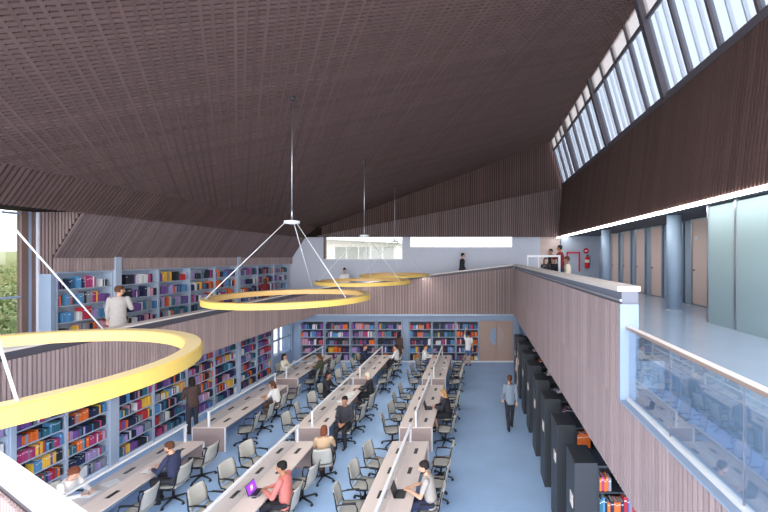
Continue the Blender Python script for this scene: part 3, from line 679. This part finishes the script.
# ------------------------------------------------------------------ ring pendants
RZ = 4.93
for (y, lb) in ((3.15, 'nearest yellow ring pendant, cropped by the left edge'), (9.2, 'second nearest yellow ring pendant, hanging before the left balcony'),
                (15.05, 'third yellow ring pendant back, small, before the far balcony'), (20.55, 'farthest yellow ring pendant, smallest, above the far balcony parapet')):
    x = -4.28; t = thing('ring_pendant', lb, 'pendant light', (x, y, RZ), 0, 'yellow ring pendants in a line')
    Ro, Ri, h, n = 1.74, 1.59, .125, 96
    def ringmesh(prof, name, mat, parent):
        m = MB(); K = len(prof)
        vs = [(r*math.cos(2*PI*k/n), r*math.sin(2*PI*k/n), z) for k in range(n) for (r, z) in prof]
        fs = [(k*K+j, ((k+1) % n)*K+j, ((k+1) % n)*K+j+1, k*K+j+1) for k in range(n) for j in range(K-1)]
        m.add(vs, fs, 0, False); o = m.build(name, mat, parent); return o
    o = ringmesh([(Ro, -h), (Ro, -.012), (Ro-.012, 0)], 'outer_band', 'ring_y', t)
    ringmesh([(Ro-.012, 0), (Ri+.012, 0)], 'top_face', 'ring_top', t)
    ringmesh([(Ri+.012, 0), (Ri, -.012), (Ri, -h)], 'inner_band', 'ring_in', t)
    ringmesh([(Ri, -h), (Ro, -h)], 'light_diffuser', 'ring_glow', t)
    hub = MB(); hub.lathe([(.03, 1.72), (.17, 1.70), (.17, 1.64), (.03, 1.62)], 28); hub.build('hub', 'white', t)
    for a in (97, 214, 334):
        a = math.radians(a); c = MB(); c.tube([(.15*math.cos(a), .15*math.sin(a), 1.65), (1.66*math.cos(a), 1.66*math.sin(a), -.01)], .0085, 6); c.build('cable', 'white', t)
    r = MB(); r.tube([(0, 0, 1.70), (0, 0, zc(x)-RZ-.03)], [.014]*2, 8); r.tube([(0, 0, 1.70), (0, 0, 2.05)], .022, 8); r.build('suspension_rod', 'chrome', t)
    r = MB(); r.lathe([(.06, zc(x)-RZ-.14), (.06, zc(x)-RZ-.08)], 16); r.build('ceiling_rose', 'charcoal', t)
# ------------------------------------------------------------------ desks
def desk(row, seg, label):
    x, y = DX[row], SEG[seg]
    t = thing('shared_desk', label, 'desk', (x, y, 0), 0, 'long shared reading desks in three rows')
    b = MB(); b.box(-.50, .50, 0, LEN, .700, .738, 0, bev=.004); b.box(-.502, -.500, .01, LEN-.01, .702, .736, 1); b.build('tabletop', ['desk_top', 'white'], t)
    for yy in (0.0, LEN-.04):
        b = MB(); b.box(-.48, .48, yy+.005, yy+.035, 0, .70, 0); b.box(-.50, -.47, yy, yy+.04, 0, .70, 1); b.box(.47, .50, yy, yy+.04, 0, .70, 1); b.build('end_panel', ['desk_panel', 'white'], t)
    b = MB(); b.box(-.03, .03, .04, LEN-.04, .30, .68); b.build('modesty_panel', 'blue_grey', t)
    b = MB(); b.box(-.16, .16, .10, LEN-.10, .60, .66); b.build('cable_tray', 'charcoal', t)
    fr = MB(); fr.box(-.032, .032, .0, LEN, 1.165, 1.205); fr.box(-.025, .025, .0, .05, .738, 1.165); fr.box(-.025, .025, LEN-.07, LEN-.02, .738, 1.165)
    f = fr.build('divider_frame', 'white', t)
    g = MB(); g.box(-.008, .008, 0.05, LEN-.07, .76, 1.165); g.build('divider_pane', 'screen', f)
    for k in range(4):
        for sg in (-1, 1):
            yy = .52+.955*k
            b = MB(); b.box(sg*.235-.045, sg*.235+.045, yy-.14, yy+.14, .736, .744, 0); b.box(sg*.235-.03, sg*.235+.03, yy-.12, yy+.12, .744, .747, 1); b.build('power_box', ['charcoal', 'black'], t)
    return t
RN = {'left': 'left row by the bookcases', 'middle': 'middle row', 'right': 'right row by the open aisle'}
for row in DX:
    for seg in SEG: desk(row, seg, f'{dict(near="near", centre="middle", far="far")[seg]} pale oak shared desk in the {RN[row]}')

# ------------------------------------------------------------------ chairs
def chair_proto(loc, rotz, label):
    """local: sitter faces +x"""
    t = thing('task_chair', label, 'chair', loc, rotz, 'pale mesh task chairs at the reading desks')
    b = MB(); n = 6
    secs = []
    for i in range(7):
        u = i/6; x = -.22+.46*u; z = .465-.02*math.sin(u*PI)-(.035*max(0, u-.75)*4*.8)
        secs.append((x, z))
    vs = []; fs = []
    for (x, z) in secs:
        for (yy, dz) in ((-.24, .012), (-.12, 0), (0, -.006), (.12, 0), (.24, .012)): vs.append((x, yy, z+dz))
    K = 5; top = len(vs)
    vs += [(x, y, z-.035) for (x, y, z) in vs]
    for i in range(6):
        for j in range(4):
            a = i*K+j; fs.append((a, a+K, a+K+1, a+1)); fs.append((a+top, a+1+top, a+K+1+top, a+K+top))
    rim = [j for j in range(K)] + [i*K+K-1 for i in range(1, 7)] + [6*K+j for j in range(K-2, -1, -1)] + [i*K for i in range(5, 0, -1)]
    for q in range(len(rim)): a, c = rim[q], rim[(q+1) % len(rim)]; fs.append((a, c, c+top, a+top))
    b.add(vs, fs, 0, True); b.build('seat', 'chair_seat', t)
    # back: curved sheet with rounded corners
    b = MB(); vs = []; fs = []; R_, C_ = 8, 8
    for i in range(R_+1):
        v = i/R_; z = .52+.42*v; xx = -.235-.05*math.sin(v*PI*.5)-.05*v+.025*math.sin(v*PI)
        hw = .235-(.035*(max(0, v-.75)*4)**2)-(.03*(max(0, .2-v)*5)**2)
        for j in range(C_+1):
            u = -1+2*j/C_; vs.append((xx-.045*(1-u*u)+.03, u*hw, z))
    top = len(vs); vs += [(x-.022, y, z) for (x, y, z) in vs]; K = C_+1
    for i in range(R_):
        for j in range(C_):
            a = i*K+j; fs.append((a, a+1, a+K+1, a+K)); fs.append((a+top, a+K+top, a+K+1+top, a+1+top))
    rim = [j for j in range(K)] + [i*K+K-1 for i in range(1, R_+1)] + [R_*K+j for j in range(K-2, -1, -1)] + [i*K for i in range(R_-1, 0, -1)]
    for q in range(len(rim)): a, c = rim[q], rim[(q+1) % len(rim)]; fs.append((a, a+top, c+top, c))
    b.add(vs, fs, 0, True); b.build('backrest', 'chair_mesh', t)
    for sg in (-1, 1):
        b = MB(); y = sg*.262
        b.tube([(-.315, sg*.225, .92), (-.275, sg*.25, .78), (-.245, y, .58), (-.19, y, .455), (.0, y, .435), (.18, y, .445)], .0155, 8); b.build('side_frame', 'black', t)
        a = MB(); a.tube([(.16, y, .445), (.17, y, .56), (.13, y, .665), (-.08, y, .68), (-.25, y, .66)], .014, 8); a.box(-.14, .14, y-.025, y+.025, .672, .69); a.build('armrest', 'black', t)
    b = MB(); b.box(-.12, .12, -.25, .25, .395, .428); b.tube([(0, 0, .40), (0, 0, .10)], [.03, .026], 12); b.build('gas_column', 'black', t)
    b = MB(); b.ball((0, 0, .105), .045, .045, .035)
    for k in range(5):
        a = 2*PI*k/5+.3; b.tube([(.03*math.cos(a), .03*math.sin(a), .11), (.33*math.cos(a), .33*math.sin(a), .075)], [.026, .017], 8)
    b.build('star_base', 'black', t)
    for k in range(5):
        a = 2*PI*k/5+.3; c = MB(); cx, cy = .33*math.cos(a), .33*math.sin(a)
        c.tube([(cx+.02*math.sin(a), cy-.02*math.cos(a), .031), (cx-.02*math.sin(a), cy+.02*math.cos(a), .031)], .031, 12); c.build('caster', 'black', t)
    return t
proto = None
for row in DX:
    for seg in SEG:
        for side in 'LR':
            for k in range(4):
                if seg == 'near' and k == 0: continue
                if row == 'left' and side == 'L' and (row, side, seg, k) not in USED: continue
                x, y = seat(row, side, seg, k); key = (row, side, seg, k)
                if key in USED: rot = USED[key][0]; x += USED[key][1]
                else: rot = R.uniform(-14, 14); x += R.uniform(-.05, .09)*(-1 if side == 'L' else 1); y += R.uniform(-.05, .05)
                rz = math.radians((0 if side == 'L' else 180)+rot)
                lb = f'{"occupied" if key in USED else "empty"} grey mesh task chair, {"only one at" if row == "left" and side == "L" else ORD[k-(seg == "near")]+" from front,"} {"left" if side == "L" else "right"} side of {dict(near="near", centre="middle", far="far")[seg]} {row}-row desk'
                if proto is None: proto = chair_proto((x, y, 0), rz, lb)
                else: dup(proto, (x, y, 0), rz, lb)

# ------------------------------------------------------------------ things on the desks
TZ = .745
def laptop(loc, rot, screen, label):
    t = thing('laptop', label, 'laptop', loc, math.radians(rot))      # sitter looks along +x
    b = MB(); b.box(-.11, .11, -.16, .16, 0, .016, 0, bev=.004); b.box(-.04, .09, -.14, .14, .016, .0185, 1); b.build('keyboard_base', ['chrome' if screen else 'black', 'black'], t)
    mt = Matrix.Translation((.11, 0, .012)) @ Matrix.Rotation(math.radians(18), 4, 'Y')
    b = MB(); b.box(-.004, .006, -.16, .16, 0, .22, 0, mat=mt); b.build('lid', 'black', t)
    if screen:
        s_ = MB(); s_.box(-.006, -.004, -.15, .15, .012, .21, 0, mat=mt); s_.build('display', emit('purple_display', srgb(112, 44, 160), 1.0), t)
        l = MB(); l.box(-.008, -.006, -.05, .03, .08, .15, 0, mat=mt); l.box(-.008, -.006, -.03, .05, .06, .08, 0, mat=mt); l.build('display_symbol', emit('lilac_symbol', srgb(206, 150, 226), 1.0), t)
    else:
        s_ = MB(); s_.box(-.006, -.004, -.15, .15, .012, .21, 0, mat=mt); s_.build('display', 'charcoal', t)
x, y = seat('middle', 'R', 'near', 1); laptop((x-.58, y+.05, TZ), 180, True, 'open laptop with a purple screen before the man in pink')
x, y = seat('right', 'R', 'near', 1); laptop((x-.60, y+.0, TZ), 180, False, 'black open laptop before the man in the grey T-shirt')
x, y = seat('right', 'R', 'centre', 1); laptop((x-.58, y, TZ), 180, False, 'black open laptop before the blonde woman, right row')
def papers(loc, rot, n, label, name='paper_sheets', cat='papers'):
    t = MB()
    for i in range(n):
        mt = Matrix.Rotation(R.uniform(-.25, .25), 4, 'Z') @ Matrix.Translation((R.uniform(-.05, .05), R.uniform(-.06, .06), i*.003))
        t.box(-.105, .105, -.15, .15, 0, .0025, 0, mat=mt)
    tag(t.build(name, 'paper', loc=loc, rotz=math.radians(rot)), label, cat)
def openbook(loc, rot, label, cover='bk_navy blue', group=None):
    t = thing('open_book', label, 'book', loc, math.radians(rot))
    b = MB(); b.box(-.165, .165, -.125, .125, 0, .004); b.build('cover', cover, t)
    for sg in (-1, 1):
        p = MB(); xs = [0, .03, .08, .155]; zs = [.008, .026, .022, .006]
        vs = [(sg*x, yy, z) for x, z in zip(xs, zs) for yy in (-.12, .12)]+[(sg*x, yy, .004) for x in xs for yy in (-.12, .12)]
        fs = [(2*i, 2*i+2, 2*i+3, 2*i+1) for i in range(3)]+[(8+2*i, 9+2*i, 11+2*i, 10+2*i) for i in range(3)]+[(2*i, 8+2*i, 10+2*i, 2*i+2) for i in range(3)]+[(2*i+1, 2*i+3, 11+2*i, 9+2*i) for i in range(3)]+[(0, 1, 9, 8), (6, 14, 15, 7)]
        p.add(vs, fs, 0, False); p.build('pages', 'paper', t)
x, y = seat('left', 'R', 'near', 2); papers((x-.56, y-.02, TZ), 90, 3, 'loose white papers before the man in the navy jacket')
x, y = seat('left', 'L', 'near', 1); openbook((x+.56, y, TZ), 90, 'open book before the auburn-haired woman by the bookcases', 'bk_grey'); papers((x+.60, y+.42, TZ), 70, 2, 'white sheets on near left desk beside the auburn-haired woman')
x, y = seat('middle', 'R', 'centre', 2); openbook((x-.55, y+.05, TZ), 60, 'open grey book at the middle desk in the middle row', 'bk_grey'); papers((x-.58, y+.45, TZ), 20, 4, 'scattered papers in the middle row before the white-blonde person'); openbook((x-.68, y-.34, TZ), 110, 'open dark book lying nearest the dark-clad man, middle row', 'bk_charcoal')
x, y = seat('left', 'R', 'far', 1); openbook((x-.42, y, .95), 90, 'dark open book held by the reader in olive green', 'bk_charcoal')
x, y = seat('left', 'R', 'centre', 2); papers((x-.52, y, TZ), 90, 2, 'white papers before the woman in white, middle left desk')
x, y = seat('right', 'R', 'far', 1); papers((x-.50, y, TZ), 90, 2, 'white papers on the far desk of the right row')
x, y = seat('right', 'R', 'far', 2)
t = MB(); t.lathe([(.034, 0), (.042, .09), (.038, .09), (.032, .01)], 16); tag(t.build('paper_cup', 'white', loc=(x-.50, y+.1, TZ)), 'white paper cup on the far desk of the right row', 'cup')
x, y = seat('middle', 'R', 'far', 1)
t = MB(); t.lathe([(.034, 0), (.042, .09), (.038, .09), (.032, .01)], 16); tag(t.build('paper_cup', 'white', loc=(x-.62, y, TZ)), 'white paper cup on the far desk of the middle row', 'cup')

# ------------------------------------------------------------------ bookcases and books
BK = []      # (world centre-front-bottom matrix, t, depth, h, colour, px area, label)
def proj(p): return 478+400*p.x/p.y, 257+400*(5.8-p.z)/p.y
CAM = V((0, 0, 5.8))
def vis(p):
    """is this point in frame and not behind a balcony front"""
    px, py = proj(p)
    if not (0 <= px <= 768 and 0 <= py <= 512): return False
    d = p-CAM
    if p.z < 2.7:
        for xf in (XL, XR):
            if (xf < 0 and p.x < xf) or (xf > 0 and p.x > xf):
                q = CAM+d*(xf/p.x)
                if q.z > 2.7: return False
        if p.y > YB and (CAM+d*(YB/p.y)).z > 2.7: return False
    elif p.x < XL:
        if (CAM+d*(XL/p.x)).z < 4.1: return False
    # near parapet and nearest ring
    if px < 90 and py > 450+px*.7: return False
    # inside or over the nearest ring's band, roughly
    e1 = math.hypot((px-0)/203, (py-380)/62); 
    if px < 203 and .88 < e1 < 1.0: return False
    return True
def fill(mtx, w, z, sh, depth, where, dens=.92, pal=None):
    x = .015; k = 0; runs = 0; col = None; hb = .24
    while x < w-.05:
        if runs <= 0:
            if R.random() > dens: x += R.uniform(.06, .22); continue
            col = R.choice(pal or BOOKP); runs = R.randint(2, 7); hb = R.uniform(.50, .80)*sh
        th = R.uniform(.026, .062); h = min(sh-.03, hb*R.uniform(.92, 1.06))
        if x+th > w-.012: break
        c = col if R.random() < .8 else R.choice(BOOKP)
        dp = R.uniform(.17, .22); pos = V((x+th/2, .02+R.uniform(0, .02), z))
        k += 1; runs -= 1
        wp = mtx @ (pos+V((0, 0, h*.5))); n = (mtx.to_3x3() @ V((0, -1, 0)))
        v = (CAM-wp); area = th*h*400*400/wp.y**2*max(0, v.normalized().dot(n)) if vis(wp) else 0
        BK.append((mtx, pos, th, dp, h, c, area, f'{c} book, {k}{"th" if 10 <= k % 100 <= 20 else {1: "st", 2: "nd", 3: "rd"}.get(k % 10, "th")} from left, {where}'))
        x += th+R.uniform(.001, .004)
def bookcase(loc, rotz, w, zs, H, label, group, where, mat='shelf', back='shelf_back', depth=.30, dens=.93, plinth=.08, pal=None):
    """front at local y=0, opening towards -y; zs = shelf tops"""
    t = thing('bookcase', label, 'bookcase', loc, rotz, group); mtx = Matrix.Translation(loc) @ Matrix.Rotation(rotz, 4, 'Z')
    for x in (0, w-.03):
        b = MB(); b.box(x, x+.03, 0, depth, 0, H); b.build('side_panel', mat, t)
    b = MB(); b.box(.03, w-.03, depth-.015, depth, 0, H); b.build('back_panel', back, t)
    b = MB(); b.box(.03, w-.03, 0, depth-.015, H-.035, H); b.build('top_panel', mat, t)
    b = MB(); b.box(.03, w-.03, .01, .03, 0, plinth); b.build('plinth', 'white' if mat == 'shelf' else mat, t)
    for i, z in enumerate(zs):
        b = MB(); b.box(.03, w-.03, .003, depth-.015, z-.028, z); b.build('shelf', mat, t)
        sh = (zs[i+1] if i+1 < len(zs) else H-.03)-z-.028
        m2 = mtx @ Matrix.Translation((.03, 0, 0))
        fill(m2, w-.06, z+.001, sh, depth, f'shelf {["one", "two", "three", "four", "five", "six"][i]} up, {where}', dens, pal)
    return t
YS = [7.45, 8.71, 9.93, 11.07, 12.6, 14.05, 15.5, 16.99, 18.5, 19.85]
YE = [8.71, 9.93, 11.07, 12.6, 14.05, 15.5, 16.99, 18.5, 19.85]
st = [7.45, 8.81, 9.93, 11.33, 12.6, 14.05, 15.5, 17.15, 18.5]
for i, (a, c) in enumerate(zip(st, YE)):
    nm = f'{ORD[i-1]} lower left bookcase from front' if i else 'cut-off lower left bookcase at edge'
    bookcase((-10.2, a, 0), PI/2, c-a-.005, [.08, .45, .82, 1.19, 1.56, 1.93], 2.30, f'grey-blue bookcase in the lower left wall, {ORD[i-1]+" whole bay from the front" if i else "cut off by the left edge"}', 'bookcases under the left balcony', nm)
xs = [(-9.82, -8.50), (-8.46, -7.08), (-7.04, -5.66), (-5.60, -4.20), (-3.80, -2.56), (-2.54, -1.24), (-1.22, .03)]
for i, (a, c) in enumerate(xs):
    nm = f'{ORD[i]} far bookcase from left'
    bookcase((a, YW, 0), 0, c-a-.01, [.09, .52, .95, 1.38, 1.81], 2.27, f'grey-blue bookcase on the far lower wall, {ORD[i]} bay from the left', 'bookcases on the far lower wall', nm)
yu = [(10.44, 12.06), (12.28, 13.78), (13.79, 15.29), (15.30, 16.74), (16.76, 18.21), (18.43, 19.98), (20.0, 21.58), (21.6, 23.12)]
for i, (a, c) in enumerate(yu):
    nm = f'{ORD[i]} upper left bookcase from front'
    bookcase((-11.0, a, UL), PI/2, c-a, [.06, .50, .95, 1.40, 1.84], 2.30, f'pale grey-blue bookcase on the upper left wall, {ORD[i]} bay from the front', 'bookcases on the upper left wall', nm, back='shelf', dens=.85)
# dark shelving units standing under the right balcony, square to the aisle
for k in range(8):
    y = 6.95+1.56*k; nm = f'{ORD[k]} dark unit from front'
    t = bookcase((2.08, y+.02, 0), 0, 2.3, [.10, .50, .90, 1.30, 1.70], 2.16, f'charcoal shelving unit jutting from under the right balcony, {ORD[k]} from the front', 'charcoal shelving units along the open aisle', nm, mat='charcoal', back='charcoal', depth=.62, dens=.8, pal=['red', 'magenta', 'orange', 'white', 'charcoal', 'teal'])
    b = MB(); b.box(-.40, 0, -.02, .66, 0, 2.22, bev=.006); b.build('end_block', 'charcoal', t)
    b = MB(); b.box(-.412, -.40, .10, .30, 1.36, 1.58); b.build('notice_holder', 'cap', t, label='small cream notice on the end')
BK.sort(key=lambda q: -q[6])
def bookmesh(c):
    m = MB()        # unit book: x thickness, y depth, z height; cover wraps spine and boards, pages inset
    m.box(-.5, -.38, 0, 1, 0, 1, 0); m.box(.38, .5, 0, 1, 0, 1, 0); m.box(-.38, .38, 0, .06, 0, 1, 0); m.box(-.38, .38, .06, .96, .02, .97, 1); m.box(-.385, .385, -.004, .0, .74, .80, 1)
    return m
protoB = {}
mass = MB(); names = list(BOOKC)
for i, (mtx, pos, th, dp, h, c, area, lb) in enumerate(BK):
    if i < 300 and area > 0:
        if c not in protoB: o = bookmesh(c).build('book', ['bk_'+c, 'paper']); protoB[c] = o
        else: o = protoB[c].copy(); COL.objects.link(o)
        p = mtx @ pos; o.location = p; o.rotation_euler.z = mtx.to_euler().z; o.scale = (th, dp, h)
        tag(o, lb, 'book', 'books on the shelves')
    else:
        mass.box(-th/2, th/2, 0, dp, 0, h, names.index(c), mat=mtx @ Matrix.Translation(pos))
o = mass.build('shelved_books', ['bk_'+c for c in names]); tag(o, 'all the smaller coloured books filling the bookcases beyond the nearest ones', 'books'); o['kind'] = 'stuff'

# ------------------------------------------------------------------ outside
g = MB(); g.box(-160, -12.2, -40, 160, -.6, -.4); g.box(-12.2, 60, 26, 160, -.6, -.4); g.build('ground', 'grass', kind=S)
g = MB(); g.box(-24, -10.8, 17.6, 50, -.39, -.33); g.build('ground_brightener', 'ground_bright', kind=S)  # pale slab added to make the view through the lower left window bright
hl = MB(); n = 40
for j in range(3):
    pass
vs = []; fs = []
for i in range(n+1):
    a = math.radians(60+140*i/n); r = 120
    h = 5.8+2.6+1.3*math.sin(i*1.3)+.8*math.sin(i*.53)
    vs += [(r*math.cos(a), r*math.sin(a), -.6), (r*.98*math.cos(a), r*.98*math.sin(a), h*.7), (r*1.05*math.cos(a), r*1.05*math.sin(a), h)]
for i in range(n):
    for q in (0, 1): fs.append((i*3+q, (i+1)*3+q, (i+1)*3+q+1, i*3+q+1))
hl.add(vs, fs, 0, True); hl.build('hills', 'leaf2', kind=S)
def shrub(x, y, h, r, mat, label, group='shrubs outside the left window'):
    t = thing('shrub', label, 'shrub', (x, y, -.4), 0, group)
    b = MB(); b.tube([(0, 0, 0), (.05, 0, h*.55)], [.10, .05], 8)
    for k in range(4):
        a = k*1.6; b.tube([(.03, 0, h*.3), (r*.5*math.cos(a), r*.5*math.sin(a), h*.65)], [.05, .02], 6)
    b.build('trunk', 'bark', t)
    f = MB()
    for k in range(700):
        a = R.uniform(0, 2*PI); el = math.asin(R.uniform(-.8, 1)); rr = R.uniform(.55, 1)
        c = V((r*rr*math.cos(a)*math.cos(el), r*rr*math.sin(a)*math.cos(el), h*.62+h*.38*rr*math.sin(el)))
        u = V((R.gauss(0, 1), R.gauss(0, 1), R.gauss(0, 1))).normalized(); w = u.orthogonal().normalized(); s_ = R.uniform(.08, .19)
        f.quad(c-u*s_, c-w*s_*.5, c+u*s_, c+w*s_*.5)
    f.build('foliage', mat, t)
for i, (x, y, h, r, mt, lb) in enumerate(((-17, 14.2, 4.6, 1.9, 'leaf', 'olive shrub nearest the left window frame outside'), (-20.5, 17.2, 4.0, 1.8, 'leaf2', 'dry pale shrub second nearest outside the left window'),
        (-25.5, 22.5, 5.0, 2.4, 'leaf', 'olive shrub further off outside the left window'), (-31, 26, 5.0, 2.6, 'leaf2', 'dry pale shrub far off outside the left window'), (-44, 37, 5.6, 3.2, 'leaf', 'olive tree farthest off outside the left window'), (-26, 17.5, 3.4, 1.6, 'leaf', 'low olive shrub set back outside the left window'))):
    shrub(x, y, h, r, mt, lb)
t = thing('neighbouring_building', 'beige neighbouring building seen through the far left window', 'building', (-18, 44, -.4))
b = MB(); b.box(-6, 9.0, 0, 8, 0, 8.1); b.build('wall', 'facade', t)
for k in range(5):
    b = MB(); b.box(2.3+k*1.32, 3.45+k*1.32, -.05, .02, 5.9, 7.3); w = b.build('window', 'facade_win', t)
b = MB(); b.hexa([(-6.4, -1, 8.5), (9.6, -1, 7.7), (9.6, 9, 7.7), (-6.4, 9, 8.5)], [(-6.4, -1, 8.8), (9.6, -1, 8.0), (9.6, 9, 8.0), (-6.4, 9, 8.8)]); b.build('roof', 'white', t)

# ------------------------------------------------------------------ light, camera
W = bpy.data.worlds.new('sky'); scene.world = W; W.use_nodes = True
nt = W.node_tree; bg = nt.nodes['Background']; N, L = nt.nodes.new, nt.links.new
tc = N('ShaderNodeTexCoord'); sp = N('ShaderNodeSeparateXYZ'); cr = N('ShaderNodeValToRGB')
L(tc.outputs['Generated'], sp.inputs[0]); L(sp.outputs['Z'], cr.inputs[0]); L(cr.outputs[0], bg.inputs['Color'])
cr.color_ramp.elements[0].color = (.97, .98, 1, 1); cr.color_ramp.elements[0].position = 0
cr.color_ramp.elements[1].color = (.80, .88, 1, 1); cr.color_ramp.elements[1].position = .8
bg.inputs['Strength'].default_value = 1.9
sun = bpy.data.lights.new('sun', 'SUN'); sun.energy = 1.6; sun.angle = math.radians(70); sun.color = (1, .97, .93)
so = bpy.data.objects.new('sun', sun); COL.objects.link(so); so.rotation_euler = (math.radians(66), 0, math.radians(16))
cam = bpy.data.cameras.new('camera'); co = bpy.data.objects.new('camera', cam); COL.objects.link(co)
co.location = (0, 0, 5.8); co.rotation_euler = (PI/2, 0, 0); cam.sensor_width = 36; cam.lens = 400/768*36
cam.shift_x = -94/768; cam.shift_y = 1/768; cam.clip_start = .05; cam.clip_end = 500
scene.camera = co
vs_ = scene.view_settings; vs_.view_transform = 'Standard'; vs_.look = 'None'; vs_.exposure = 1.25; vs_.gamma = 1; vs_.use_curve_mapping = False
scene.cycles.max_bounces = 10; scene.cycles.diffuse_bounces = 5; scene.cycles.transparent_max_bounces = 16
